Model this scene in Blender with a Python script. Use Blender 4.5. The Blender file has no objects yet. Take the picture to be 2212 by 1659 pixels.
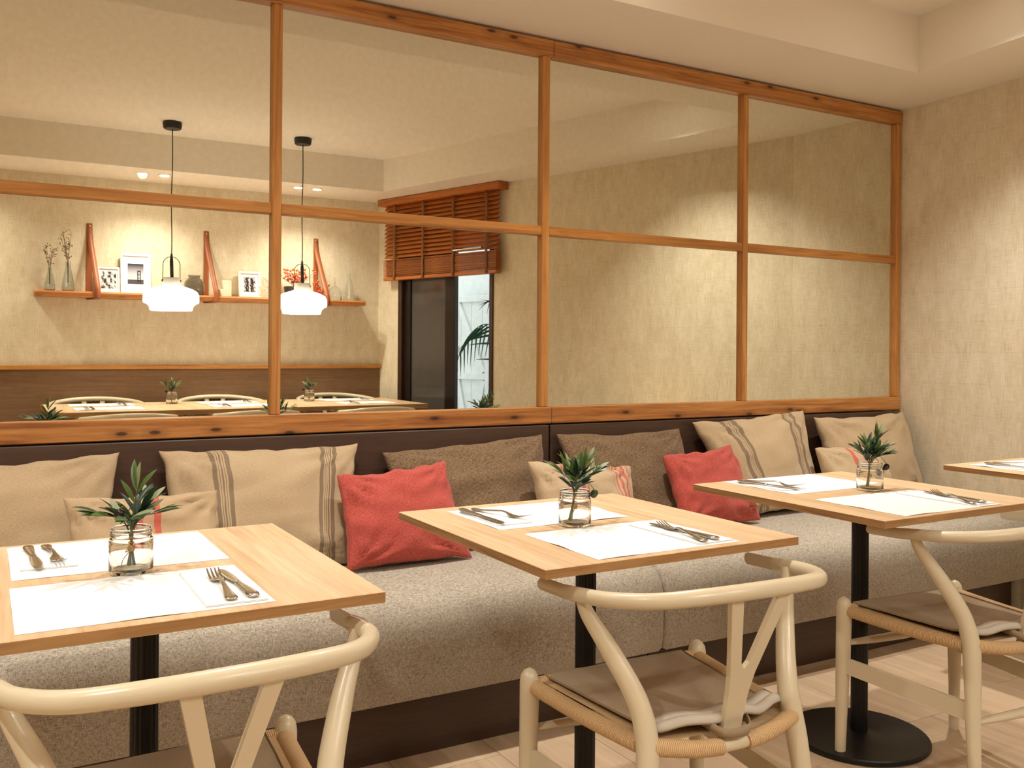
import bpy, math, random
from mathutils import Vector, Matrix, noise
random.seed(7)
S = bpy.context.scene
COL = S.collection
PI = math.pi

# ------------------------------------------------------------------ camera, world, exposure
D = 3.063          # plane of the mirror glass
EYE = 1.158
cam = bpy.data.cameras.new('camera')
cam.sensor_fit = 'HORIZONTAL'; cam.sensor_width = 36.0
cam.lens = 1997.7 / 2212 * 36.0
cam.shift_y = -(829.5 - 756.04) / 2212
cam.clip_start = 0.02
yaw, roll = math.radians(29.92), 0.0068
Fw = Vector((math.sin(yaw), math.cos(yaw), 0)); R0 = Vector((math.cos(yaw), -math.sin(yaw), 0)); U0 = Vector((0, 0, 1))
Rr = R0 * math.cos(roll) + U0 * math.sin(roll); Uu = U0 * math.cos(roll) - R0 * math.sin(roll)
co = bpy.data.objects.new('camera', cam); COL.objects.link(co)
co.matrix_world = Matrix(((Rr.x, Uu.x, -Fw.x, 0), (Rr.y, Uu.y, -Fw.y, 0), (Rr.z, Uu.z, -Fw.z, EYE), (0, 0, 0, 1)))
S.camera = co

w = bpy.data.worlds.new('world'); S.world = w; w.use_nodes = True
w.node_tree.nodes['Background'].inputs[0].default_value = (0.80, 0.90, 1.0, 1)
w.node_tree.nodes['Background'].inputs[1].default_value = 0.95
S.view_settings.view_transform = 'Standard'; S.view_settings.look = 'None'
S.view_settings.gamma = 1; S.view_settings.use_curve_mapping = False
S.view_settings.exposure = 1.32

WARM = (1.0, 0.965, 0.90)
P_TABLE, P_WALL, P_FAR, P_FILL = 37, 58, 21, 50

# ------------------------------------------------------------------ materials
def lin(c):
    return tuple(((x / 255) / 12.92 if x / 255 <= 0.04045 else ((x / 255 + 0.055) / 1.055) ** 2.4) for x in c) + (1,)

class NT:
    def __init__(s, name, rough=0.5, **kw):
        s.m = bpy.data.materials.new(name); s.m.use_nodes = True
        s.t = s.m.node_tree; s.n = s.t.nodes; s.l = s.t.links
        s.b = s.n['Principled BSDF']; s.b.inputs['Roughness'].default_value = rough
        for k, v in kw.items(): s.b.inputs[k.replace('_', ' ')].default_value = v
        s.src = None
    def node(s, typ, ins=None, **kw):
        n = s.n.new('ShaderNode' + typ)
        for k, v in kw.items(): setattr(n, k, v)
        for k, v in (ins or {}).items():
            if hasattr(v, 'links'): s.l.new(v, n.inputs[k])
            else: n.inputs[k].default_value = v
        return n
    def coord(s, scale=(1, 1, 1), kind='Object', rot=(0, 0, 0), loc=(0, 0, 0)):
        tc = s.node('TexCoord')
        mp = s.node('Mapping', {'Vector': tc.outputs[kind], 'Scale': scale, 'Rotation': rot, 'Location': loc})
        return mp.outputs[0]
    def noise(s, vec, scale=5, detail=4, rough=0.55, dist=0):
        return s.node('TexNoise', {'Vector': vec, 'Scale': scale, 'Detail': detail, 'Roughness': rough, 'Distortion': dist}).outputs[0]
    def ramp(s, fac, stops, interp='LINEAR'):
        r = s.node('ValToRGB', {'Fac': fac}); e = r.color_ramp; e.interpolation = interp
        e.elements[0].position = stops[0][0]; e.elements[0].color = stops[0][1]
        e.elements[1].position = stops[-1][0]; e.elements[1].color = stops[-1][1]
        for p, c in stops[1:-1]:
            x = e.elements.new(p); x.color = c
        return r.outputs[0]
    def mix(s, fac, a, b, mode='MIX'):
        n = s.node('Mix', data_type='RGBA', blend_type=mode)
        for i, v in ((0, fac), (6, a), (7, b)):
            if hasattr(v, 'links'): s.l.new(v, n.inputs[i])
            else: n.inputs[i].default_value = v
        return n.outputs[2]
    def math(s, op, a, b=0.5, c=None):
        n = s.node('Math', operation=op)
        for i, v in ((0, a), (1, b), (2, c)):
            if v is None: continue
            if hasattr(v, 'links'): s.l.new(v, n.inputs[i])
            else: n.inputs[i].default_value = v
        return n.outputs[0]
    def col(s, c):
        if hasattr(c, 'links'): s.l.new(c, s.b.inputs['Base Color'])
        else: s.b.inputs['Base Color'].default_value = c
    def bump(s, h, strength=0.2, dist=0.002):
        n = s.node('Bump', {'Height': h, 'Strength': strength, 'Distance': dist}); s.l.new(n.outputs[0], s.b.inputs['Normal'])

M = {}
def plain(name, c, rough=0.5, **kw):
    n = NT(name, rough, **kw); n.col(lin(c)); M[name] = n.m; return n

def wood(name, light, mid, dark, axis='x', grain=1.0, rough=0.45, knots=0.0, contrast=1.0):
    n = NT(name, rough)
    a = {'x': (1.2, 26, 26), 'y': (26, 1.2, 26), 'z': (26, 26, 1.2)}[axis]
    v = n.coord(tuple(k * grain for k in a))
    g = n.noise(v, 1.6, 6, 0.62, 0.9)
    c = n.ramp(g, [(0.28, lin(dark)), (0.50, lin(mid)), (0.72, lin(light))])
    f = n.noise(n.coord(tuple(k * grain * 5 for k in a)), 2.2, 3)
    c = n.mix(0.35 * contrast, c, n.ramp(f, [(0.3, lin(dark)), (0.7, lin(light))]), 'OVERLAY')
    if knots:
        tc = n.node('TexCoord'); sp = n.node('SeparateXYZ', {0: tc.outputs['Object']})
        ax_, bx_ = {'x': (sp.outputs[0], sp.outputs[2]), 'z': (sp.outputs[2], sp.outputs[0]), 'y': (sp.outputs[1], sp.outputs[2])}[axis]
        cv = n.node('CombineXYZ', {0: n.math('MULTIPLY', ax_, 4.6), 1: n.math('MULTIPLY', bx_, 13.0), 2: 0.0})
        vo = n.node('TexVoronoi', {'Vector': cv.outputs[0], 'Scale': 1.0, 'Randomness': 0.85}, voronoi_dimensions='2D')
        k = n.ramp(vo.outputs['Distance'], [(0.0, (1, 1, 1, 1)), (0.055, (0.95, 0.95, 0.95, 1)), (0.10, (0.35, 0.35, 0.35, 1)), (0.26, (0, 0, 0, 1))])
        rnd = n.ramp(vo.outputs['Color'], [(0.36, (0, 0, 0, 1)), (0.40, (1, 1, 1, 1))], 'LINEAR')
        c = n.mix(n.math('MULTIPLY', n.math('MULTIPLY', k, rnd), knots), c, lin((62, 26, 12)))
    n.col(c); n.bump(f, 0.12, 0.001); M[name] = n.m; return n.m

def fabric(name, c1, c2, scale=900, rough=0.95, bump=0.35, coarse=0.0, uv=False, stripes=None, slub=0.4):
    n = NT(name, rough); n.b.inputs['Sheen Weight'].default_value = 0.15; n.b.inputs['Specular IOR Level'].default_value = 0.15
    k = scale / 900
    kind = 'UV' if uv else 'Object'
    warp = n.noise(n.coord((260 * k, 260 * k, 1500 * k) if not uv else (520 * k, 90 * k, 1), kind), 1.0, 3, 0.6)
    weft = n.noise(n.coord((1500 * k, 260 * k, 260 * k) if not uv else (90 * k, 520 * k, 1), kind), 1.0, 3, 0.6)
    wv = n.math('ADD', n.math('MULTIPLY', warp, 0.5), n.math('MULTIPLY', weft, 0.5))
    blot = n.noise(n.coord((6, 6, 6)), 1.0, 3)
    base = n.ramp(wv, [(0.36, lin(c2)), (0.62, lin(c1))])
    if stripes:
        tc = n.node('TexCoord'); sx = n.node('SeparateXYZ', {0: tc.outputs['UV']})
        st = n.ramp(sx.outputs[0], stripes, 'CONSTANT')
        msk = n.node('SeparateColor', {0: st})
        r = n.ramp(sx.outputs[0], [(p, (0, 0, 0, 1) if c is None else (1, 1, 1, 1)) for p, c in STRIPES_RAW[name]], 'CONSTANT')
        base = n.mix(n.math('MULTIPLY', r, 0.92), base, n.mix(n.math('MULTIPLY', wv, 0.3), st, lin(c2)))
    base = n.mix(slub * 0.5, base, n.ramp(blot, [(0.3, lin(c2)), (0.7, lin(c1))]))
    n.col(base); n.bump(wv, bump, 0.0015); M[name] = n.m; return n.m
STRIPES_RAW = {}
def striped(name, c1, c2, spec, **kw):
    raw = [(0.0, None)]
    for a, b, c in spec: raw += [(a, c), (b, None)]
    STRIPES_RAW[name] = raw
    fabric(name, c1, c2, uv=True, stripes=[(p, lin(c) if c else (0.5, 0.5, 0.5, 1)) for p, c in raw], **kw)

# pine of the mirror frame, by direction of the grain
for ax in 'xz':
    wood('pine_' + ax, (212, 166, 100), (194, 142, 76), (152, 100, 50), ax, 1.0, 0.42, 0.0, 0.8)
wood('pine_knotty', (208, 164, 104), (188, 136, 76), (136, 84, 44), 'x', 1.0, 0.42, 0.95)
wood('oak_top', (224, 200, 170), (212, 184, 150), (186, 154, 118), 'y', 0.8, 0.42, 0, 0.8)
wood('oak_edge', (186, 150, 102), (168, 130, 84), (136, 102, 62), 'x', 1.6, 0.5, 0, 0.8)  # shade on the table edges put into the colour, darker than the top
wood('oak_edge_shaded_y', (186, 150, 102), (168, 130, 84), (136, 102, 62), 'y', 1.6, 0.5, 0, 0.8)
wood('shelf_wood', (214, 160, 102), (194, 138, 80), (158, 102, 56), 'x', 0.8, 0.5, 0.4)
wood('blind_wood', (204, 138, 66), (184, 116, 50), (146, 84, 32), 'x', 1.2, 0.4, 0)
wood('panel_brown', (88, 66, 52), (80, 58, 46), (70, 50, 40), 'x', 1.5, 0.42, 0, 0.25)
wood('plinth_brown', (74, 52, 38), (66, 45, 32), (56, 38, 27), 'x', 1.5, 0.35, 0, 0.25)
wood('wainscot', (140, 108, 76), (130, 98, 68), (116, 86, 58), 'x', 2.0, 0.6, 0, 0.3)
wood('floor_wood', (206, 184, 156), (194, 170, 142), (176, 152, 124), 'y', 0.55, 0.42, 0, 0.5)
plain('grout', (120, 98, 76), 0.9)
plain('cream_lacquer', (214, 200, 170), 0.30, Coat_Weight=0.15)
plain('raw_wood', (190, 154, 112), 0.55)
plain('black_metal', (22, 20, 20), 0.38, Metallic=0.3)
plain('black_matte', (24, 22, 22), 0.5)
plain('paint_white', (238, 228, 212), 0.92)
plain('frame_white', (236, 230, 218), 0.45)
plain('outside_white', (232, 234, 234), 0.8)
plain('outside_ground', (150, 148, 144), 0.9)
plain('door_bronze', (34, 26, 24), 0.35, Metallic=0.2)
plain('jamb_brown', (64, 38, 26), 0.4)
plain('paper_white', (238, 238, 235), 0.85)
plain('napkin_white', (242, 242, 239), 0.9)
plain('candle_wax', (238, 226, 196), 0.5, Subsurface_Weight=0.1)
plain('leather', (158, 88, 46), 0.5)
plain('twine', (190, 150, 96), 0.9)
plain('stem_brown', (96, 74, 44), 0.7)
plain('stem_green', (98, 104, 52), 0.6)
plain('dried_twig', (112, 84, 48), 0.9)
plain('olive_black', (26, 18, 26), 0.22)
plain('olive_green', (58, 66, 30), 0.28)
plain('leaf_dark', (34, 62, 30), 0.38)
plain('leaf_mid', (78, 104, 44), 0.42)
plain('leaf_pale', (136, 146, 104), 0.55)
plain('leaf_teal', (30, 58, 44), 0.35)
plain('palm_green', (40, 84, 54), 0.5)
plain('palm_red', (70, 40, 44), 0.5)
plain('blossom_orange', (224, 96, 48), 0.7)
plain('blossom_white', (236, 226, 206), 0.8)
plain('pot_dark', (62, 46, 36), 0.5)
plain('felt', (196, 186, 170), 0.95)
plain('steel', (206, 202, 196), 0.16, Metallic=1.0)
plain('tape_brown', (130, 84, 48), 0.9)
plain('door_glass_dark', (84, 80, 76), 0.12)

g = NT('clear_glass', 0.02); g.b.inputs['Transmission Weight'].default_value = 1; g.b.inputs['IOR'].default_value = 1.45
g.col((0.97, 0.985, 0.97, 1)); M['clear_glass'] = g.m
g = NT('smoke_glass', 0.03); g.b.inputs['Transmission Weight'].default_value = 1; g.b.inputs['IOR'].default_value = 1.45
g.col((0.50, 0.49, 0.45, 1)); M['smoke_glass'] = g.m
g = NT('blue_glass', 0.03); g.b.inputs['Transmission Weight'].default_value = 1; g.b.inputs['IOR'].default_value = 1.45
g.col((0.78, 0.83, 0.82, 1)); M['blue_glass'] = g.m
g = NT('thin_pane', 0.0); g.b.inputs['Transmission Weight'].default_value = 1; g.b.inputs['IOR'].default_value = 1.02
g.col((0.97, 0.98, 0.98, 1)); M['thin_pane'] = g.m

# mirror with a faint antique mottling in the silvering
g = NT('mirror_glass', 0.012, Metallic=1.0)
mo = g.noise(g.coord((1, 1, 1)), 46, 5, 0.65)
sp = g.ramp(g.noise(g.coord((1, 1, 1)), 120, 3, 0.7), [(0.62, (0, 0, 0, 1)), (0.70, (1, 1, 1, 1))])
cc = g.ramp(mo, [(0.35, (0.80, 0.80, 0.71, 1)), (0.65, (0.86, 0.86, 0.77, 1))])
g.col(g.mix(g.math('MULTIPLY', sp, 0.20), cc, (0.42, 0.38, 0.28, 1)))
g.l.new(g.ramp(mo, [(0.3, (0.003, 0.003, 0.003, 1)), (0.7, (0.014, 0.014, 0.014, 1))]), g.b.inputs['Roughness'])
M['mirror_glass'] = g.m

# woven wallpaper in long staggered sheets
def wallpaper(name, axis):
    n = NT(name, 0.8)
    n.b.inputs['Specular IOR Level'].default_value = 0.35
    rot = (PI / 2, 0, 0) if axis == 'x' else (PI / 2, 0, PI / 2)
    tc = n.node('TexCoord'); s = n.node('SeparateXYZ', {0: tc.outputs['Object']})
    h = s.outputs[0 if axis == 'x' else 1]
    cv = n.node('CombineXYZ', {0: h, 1: s.outputs[2], 2: 0.0}).outputs[0]
    def sc(a, b): return n.node('Mapping', {'Vector': cv, 'Scale': (a, b, 1)}).outputs[0]
    vert = n.noise(sc(260, 14), 1, 4, 0.65)
    hori = n.noise(sc(14, 320), 1, 4, 0.65)
    blot = n.noise(sc(16, 5), 1, 4, 0.6)
    wv = n.math('ADD', n.math('MULTIPLY', vert, 0.55), n.math('MULTIPLY', hori, 0.45))
    wv2 = n.math('ADD', n.math('MULTIPLY', wv, 0.72), n.math('MULTIPLY', blot, 0.28))
    c = n.ramp(wv2, [(0.38, lin((202, 184, 152))), (0.5, lin((221, 206, 177))), (0.64, lin((237, 226, 202)))])
    br = n.node('TexBrick', {'Vector': cv, 'Color1': (0.5, 0.5, 0.5, 1), 'Color2': (0.62, 0.62, 0.62, 1), 'Mortar': (0.30, 0.30, 0.30, 1), 'Scale': 1.0, 'Mortar Size': 0.0013, 'Brick Width': 0.62, 'Row Height': 0.145}, offset=0.42)
    c = n.mix(0.30, c, br.outputs[0], 'OVERLAY')
    n.col(c); n.bump(wv, 0.25, 0.0012); M[name] = n.m
wallpaper('wallpaper_x', 'x'); wallpaper('wallpaper_y', 'y')

# textiles
fabric('linen_tan', (200, 178, 146), (166, 140, 106), scale=700, uv=True)
fabric('tweed_brown', (156, 128, 98), (60, 46, 34), scale=420, uv=True, bump=0.6, slub=0.1)
fabric('linen_red', (208, 104, 90), (146, 50, 48), scale=420, uv=True, bump=0.5, slub=0.25)
fabric('bench_weave', (202, 192, 174), (118, 106, 92), scale=420, bump=0.55, slub=0.15)
fabric('pad_taupe', (168, 148, 120), (146, 124, 96), scale=900, bump=0.2)
G = (94, 78, 66)
def greyband(a): return [(a, a + .024, G), (a + .033, a + .037, G), (a + .045, a + .049, G), (a + .057, a + .061, G), (a + .070, a + .094, G)]
def wideband(a): return [(a, a + .036, G), (a + .046, a + .053, G), (a + .064, a + .071, G), (a + .082, a + .118, G)]
striped('linen_grey_wide', (202, 180, 148), (170, 144, 110), wideband(.185) + wideband(.745), scale=700)
striped('linen_grey_stripe', (202, 180, 148), (170, 144, 110), greyband(.205) + greyband(.775), scale=700)
RED = (206, 36, 56); PINK = (224, 150, 130)
striped('linen_red_band', (202, 178, 144), (170, 142, 108), [(.405, .460, RED), (.475, .483, PINK), (.491, .499, PINK), (.507, .515, PINK), (.528, .578, RED)], scale=700)
def redlines(a): return [(a, a + .008, RED), (a + .03, a + .044, RED), (a + .075, a + .105, RED), (a + .135, a + .165, RED), (a + .190, a + .200, RED)]
striped('linen_red_lines', (208, 186, 154), (176, 150, 116), redlines(.215) + redlines(.73), scale=600)
striped('linen_red_pair', (202, 180, 148), (170, 144, 110), [(.36, .41, RED), (.44, .448, PINK), (.465, .473, PINK), (.50, .55, RED)], scale=700)

# paper-cord of the chair seats
g = NT('paper_cord', 0.75)
wv = g.node('TexWave', {'Vector': g.coord((1, 1, 1), 'UV'), 'Scale': 13.0, 'Distortion': 0.6, 'Detail': 1.0}, wave_type='BANDS', bands_direction='X')
g.col(g.ramp(wv.outputs[1], [(0.1, lin((176, 136, 90))), (0.55, lin((228, 194, 146)))])); g.bump(wv.outputs[1], 0.6, 0.002); M['paper_cord'] = g.m

# emitters
def emit(name, c, st):
    n = NT(name); n.col((0.9, 0.9, 0.88, 1)); n.b.inputs['Emission Color'].default_value = c; n.b.inputs['Emission Strength'].default_value = st; M[name] = n.m
emit('lamp_opal', (1, 0.95, 0.87, 1), 3.2)
emit('downlight_lens', (1, 0.92, 0.78, 1), 25.0)
plain('opal_neck', (206, 200, 188), 0.3)

# ------------------------------------------------------------------ mesh helpers
class MB:
    def __init__(s): s.v = []; s.f = []; s.uv = []; s.mi = []
    def add(s, vs, fs, uvs=None, mi=0):
        o = len(s.v); s.v += [tuple(x) for x in vs]
        for i, f in enumerate(fs):
            s.f.append(tuple(o + k for k in f)); s.mi.append(mi)
            s.uv.append([(uvs[k] if uvs else (0, 0)) for k in f])
        return s
    def box(s, x0, x1, y0, y1, z0, z1, mi=0):
        vs = [(x, y, z) for z in (z0, z1) for y in (y0, y1) for x in (x0, x1)]
        s.add(vs, [(0, 2, 3, 1), (4, 5, 7, 6), (0, 1, 5, 4), (2, 6, 7, 3), (0, 4, 6, 2), (1, 3, 7, 5)], mi=mi); return s
    def bbox(s, x0, x1, y0, y1, z0, z1, b=0.003):
        # box with chamfered edges: three nested slabs
        vs = []
        for (z, k) in ((z0, b), (z0 + b, 0), (z1 - b, 0), (z1, b)):
            for (x, y) in ((x0 + b, y0 + k), (x1 - b, y0 + k), (x1 - k, y0 + b), (x1 - k, y1 - b), (x1 - b, y1 - k), (x0 + b, y1 - k), (x0 + k, y1 - b), (x0 + k, y0 + b)):
                vs.append((x, y, z))
        fs = [tuple(range(7, -1, -1)), tuple(range(24, 32))]
        for r in range(3):
            for i in range(8): fs.append((r * 8 + i, r * 8 + (i + 1) % 8, r * 8 + 8 + (i + 1) % 8, r * 8 + 8 + i))
        s.add(vs, fs); return s
    def tube(s, pts, rad, n=12, flat=None, cap=True):
        pts = [Vector(p) for p in pts]
        rs = rad if isinstance(rad, (list, tuple)) else [rad] * len(pts)
        t0 = (pts[1] - pts[0]).normalized()
        up = Vector((0, 0, 1)) if abs(t0.z) < 0.9 else Vector((0, 1, 0))
        nx = t0.cross(up).normalized(); vs = []; uvs = []; L = 0
        for i, p in enumerate(pts):
            t = ((pts[min(i + 1, len(pts) - 1)] - pts[max(i - 1, 0)])).normalized()
            nx = (nx - t * nx.dot(t)).normalized(); ny = t.cross(nx)
            if i: L += (p - pts[i - 1]).length
            fy = 1.0 if flat is None else flat
            for k in range(n):
                a = 2 * PI * k / n
                vs.append(p + nx * (rs[i] * math.cos(a)) + ny * (rs[i] * fy * math.sin(a))); uvs.append((L * 6, k / n))
        fs = []
        for i in range(len(pts) - 1):
            for k in range(n):
                a, b = i * n + k, i * n + (k + 1) % n
                fs.append((a, b, b + n, a + n))
        if cap: fs += [tuple(range(n - 1, -1, -1)), tuple(range((len(pts) - 1) * n, len(pts) * n))]
        s.add(vs, fs, uvs); return s
    def lathe(s, prof, n=32, c=(0, 0, 0), closed=False):
        vs = []
        for r, z in prof:
            for k in range(n): vs.append((c[0] + r * math.cos(2 * PI * k / n), c[1] + r * math.sin(2 * PI * k / n), c[2] + z))
        fs = []; m = len(prof)
        for i in range(m if closed else m - 1):
            for k in range(n):
                a, b = i * n + k, i * n + (k + 1) % n; j = (i + 1) % m
                fs.append((a, b, j * n + (k + 1) % n, j * n + k))
        if not closed:
            if prof[0][0] > 1e-6: fs.append(tuple(range(n - 1, -1, -1)))
            if prof[-1][0] > 1e-6: fs.append(tuple(range((m - 1) * n, m * n)))
        s.add(vs, fs); return s
    def prism(s, poly, f0, f1):
        # poly: 2D points; f0/f1 map a 2D point to 3D on both sides
        n = len(poly); s.add([f0(p) for p in poly] + [f1(p) for p in poly],
            [tuple(range(n - 1, -1, -1)), tuple(range(n, 2 * n))] + [(i, (i + 1) % n, n + (i + 1) % n, n + i) for i in range(n)]); return s
    def strip(s, rows):
        # rows: list of equally long point rows -> quads
        n = len(rows[0]); vs = [p for r in rows for p in r]
        s.add(vs, [(i * n + k, i * n + k + 1, (i + 1) * n + k + 1, (i + 1) * n + k) for i in range(len(rows) - 1) for k in range(n - 1)]); return s
    def build(s, name, mat, parent=None, smooth=False, auto=None):
        me = bpy.data.meshes.new(name); me.from_pydata(s.v, [], s.f)
        for mm in (mat if isinstance(mat, (list, tuple)) else [mat]): me.materials.append(M[mm])
        uvl = me.uv_layers.new(name='UVMap')
        i = 0
        for fu in s.uv:
            for q in fu: uvl.data[i].uv = q; i += 1
        me.polygons.foreach_set('material_index', s.mi)
        me.update(); me.validate()
        import bmesh as _b
        b = _b.new(); b.from_mesh(me); _b.ops.recalc_face_normals(b, faces=b.faces); b.to_mesh(me); b.free()
        if smooth:
            me.polygons.foreach_set('use_smooth', [True] * len(me.polygons))
            if auto is not None: me.set_sharp_from_angle(angle=math.radians(auto))
        o = bpy.data.objects.new(name, me); COL.objects.link(o)
        if parent: o.parent = parent
        return o

def tag(o, label=None, cat=None, group=None, kind=None):
    if label: o['label'] = label
    if cat: o['category'] = cat
    if group: o['group'] = group
    if kind: o['kind'] = kind
    return o
def thing(name, label, cat, loc=(0, 0, 0), rz=0, group=None):
    o = bpy.data.objects.new(name, None); COL.objects.link(o); o.empty_display_size = 0.05
    o.location = loc; o.rotation_euler = (0, 0, rz); return tag(o, label, cat, group)
def struct(o, label=None): o['kind'] = 'structure'; (label and tag(o, label)); return o
def dup(root, loc, rz=0, label=None, group=None, scale=1.0):
    r = root.copy(); COL.objects.link(r); r.location = loc; r.rotation_euler = (0, 0, rz); r.scale = (scale,) * 3
    if label: r['label'] = label
    if group: r['group'] = group
    for ch in list(root.children):
        c = ch.copy(); COL.objects.link(c); c.parent = r
        for gch in list(ch.children):
            d = gch.copy(); COL.objects.link(d); d.parent = c
    return r
def spot(name, parent, loc, target, power, angle, blend=0.6, size=0.03, color=WARM):
    l = bpy.data.lights.new(name, 'SPOT'); l.energy = power; l.spot_size = math.radians(angle); l.spot_blend = blend
    l.shadow_soft_size = size; l.color = color
    o = bpy.data.objects.new(name, l); COL.objects.link(o); o.parent = parent; o.location = loc
    o.rotation_euler = (Vector(target) - Vector(loc)).to_track_quat('-Z', 'Y').to_euler(); return o
def spline(pts, n=8):
    P = [Vector(p) for p in pts]; out = []
    for i in range(len(P) - 1):
        p0, p1, p2, p3 = P[max(i - 1, 0)], P[i], P[i + 1], P[min(i + 2, len(P) - 1)]
        for k in range(n):
            t = k / n; out.append(0.5 * ((2 * p1) + (p2 - p0) * t + (2 * p0 - 5 * p1 + 4 * p2 - p3) * t * t + (3 * p1 - p0 - 3 * p2 + p3) * t ** 3))
    out.append(P[-1]); return out

# ------------------------------------------------------------------ room shell
ZS, ZT = 2.372, 2.615              # lowered border and raised middle of the ceiling
XL, W = -2.3, -1.09
WA, WB0, WB1 = (4.0, 3.10), (3.965, 2.40), (2.87, W)
outer = [(XL, 3.10), WA, WB0, WB1, (XL, W)]
inner = [(XL + .5, 2.605), (3.525, 2.605), (3.455, 2.10), (2.69, -0.55), (XL + .5, -0.55)]

# floor: planks over a dark bed
fl = MB().box(XL - .1, 4.3, W - .1, 3.2, -0.06, -0.012).build('floor', 'grout'); struct(fl, 'pale wood-look plank floor under the cafe tables')
pw, plen = 0.30, 1.20
nx = int((4.2 - XL) / pw) + 1
proto = None
for i in range(nx):
    x0 = XL + i * pw
    off = (i * 0.47) % 1.0 * plen
    y = W - off
    while y < 3.12:
        a, b = max(y, W) + .0009, min(y + plen, 3.12) - .0009
        if b - a > 0.02:
            full = abs((b - a) - (plen - .0018)) < 1e-6
            if full and proto is not None:
                o = proto.copy(); COL.objects.link(o)
            else:
                o = MB().bbox(0, pw - .0018, 0, b - a, -0.012, 0, .0008).build('floor_plank', 'floor_wood')
                if full: proto = o
            o.location = (x0 + .0009, a, 0); o.parent = fl
        y += plen

c = MB(); n5 = len(outer)
for i in range(n5):
    j = (i + 1) % n5
    c.add([outer[i] + (ZS,), outer[j] + (ZS,), inner[j] + (ZS,), inner[i] + (ZS,)], [(0, 1, 2, 3)])
    c.add([inner[i] + (ZS,), inner[j] + (ZS,), inner[j] + (ZT,), inner[i] + (ZT,)], [(0, 1, 2, 3)])
    c.add([outer[i] + (ZS,), outer[j] + (ZS,), outer[j] + (2.9,), outer[i] + (2.9,)], [(0, 1, 2, 3)])
c.add([p + (ZT,) for p in inner], [tuple(range(n5))])
c.add([p + (2.9,) for p in outer], [tuple(range(n5))])
struct(c.build('ceiling', 'paint_white'), 'cream plaster ceiling with a raised tray in the middle')

struct(MB().box(XL - .1, WA[0] + .2, 3.10, 3.22, -.05, 2.9).build('wall_back', 'wallpaper_x'), 'wall behind the mirror and bench')
struct(MB().add([WA + (0,), WB0 + (0,), WB0 + (2.9,), WA + (2.9,), (WA[0] + .12, WA[1], 0), (WB0[0] + .12, WB0[1], 0), (WB0[0] + .12, WB0[1], 2.9), (WA[0] + .12, WA[1], 2.9)],
    [(0, 1, 2, 3), (4, 7, 6, 5), (0, 4, 5, 1), (1, 5, 6, 2), (2, 6, 7, 3), (3, 7, 4, 0)]).build('wall_right', 'wallpaper_y'), 'beige woven wallpaper wall at the end of the bench')
struct(MB().box(XL - .1, 3.0, W - .12, W, -.05, 2.9).build('wall_front', 'wallpaper_x'), 'beige wallpaper wall with the shelf, seen in the mirror')
struct(MB().box(XL - .12, XL, W - .1, 3.2, -.05, 2.9).build('wall_left', 'wallpaper_y'))

# slanting side wall with the garden door; local x runs along the wall from the corner, local y points outside
dB = (Vector(WB1) - Vector(WB0)); LB = dB.length; angB = math.atan2(dB.y, dB.x)
SD0, SD1, ZD = 2.333, 3.40, 2.20
wb = MB()
wb.box(0, SD0, 0, .12, 0, 2.9); wb.box(SD1, LB + .12, 0, .12, 0, 2.9); wb.box(SD0, SD1, 0, .12, ZD, 2.9)
wallB = wb.build('wall_side', 'wallpaper_x'); wallB.location = WB0 + (0,); wallB.rotation_euler = (0, 0, angB)
struct(wallB, 'slanting beige wallpaper wall with the garden door, seen in the mirror')
def onB(o): o.location = WB0 + (0,); o.rotation_euler = (0, 0, angB); return o

door = onB(bpy.data.objects.new('door_1', None)); COL.objects.link(door); struct(door, 'dark framed sliding glass door under the wooden blind')
MB().bbox(SD0, SD0 + .038, -.01, .10, 0, ZD).build('jamb', 'jamb_brown', door)
MB().bbox(SD1 - .045, SD1, -.01, .10, 0, ZD).build('jamb', 'jamb_brown', door)
MB().bbox(SD0, SD1, -.01, .10, ZD - .04, ZD).build('head', 'jamb_brown', door)
MB().bbox(SD0, SD1, 0, .10, 0, .02).build('sill', 'door_bronze', door)
leaf = MB().bbox(2.765, 2.875, .02, .06, .02, ZD - .04).build('stile', 'door_bronze', door)
MB().bbox(3.28, SD1 - .045, .02, .06, .02, ZD - .04).build('stile', 'door_bronze', door)
MB().bbox(2.875, 3.28, .022, .058, .02, .12).build('rail', 'door_bronze', door)
MB().bbox(2.875, 3.28, .022, .058, ZD - .12, ZD - .04).build('rail', 'door_bronze', door)
MB().box(2.87, 3.285, .036, .044, .1, ZD - .1).build('pane', 'door_glass_dark', door)
MB().box(SD0 + .036, 2.77, .070, .076, .02, ZD - .04).build('pane', 'thin_pane', door)

# opposite wall: brown wainscot with a pine rail
wn = MB().bbox(XL, 2.93, W, W + .022, 0, 1.0, .002).build('trim_1', 'wainscot'); struct(wn, 'brown wainscot panel below the pine rail, seen in the mirror')
r_ = MB().bbox(XL, 2.95, W, W + .045, 1.0, 1.032, .003).build('trim_2', 'pine_x'); struct(r_, 'pine rail along the wainscot, seen in the mirror')
r_ = MB().bbox(2.925, 2.955, W, W + .04, 0, 1.0, .003).build('trim_3', 'pine_z'); struct(r_, 'pine end post of the wainscot, seen in the mirror')

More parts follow.
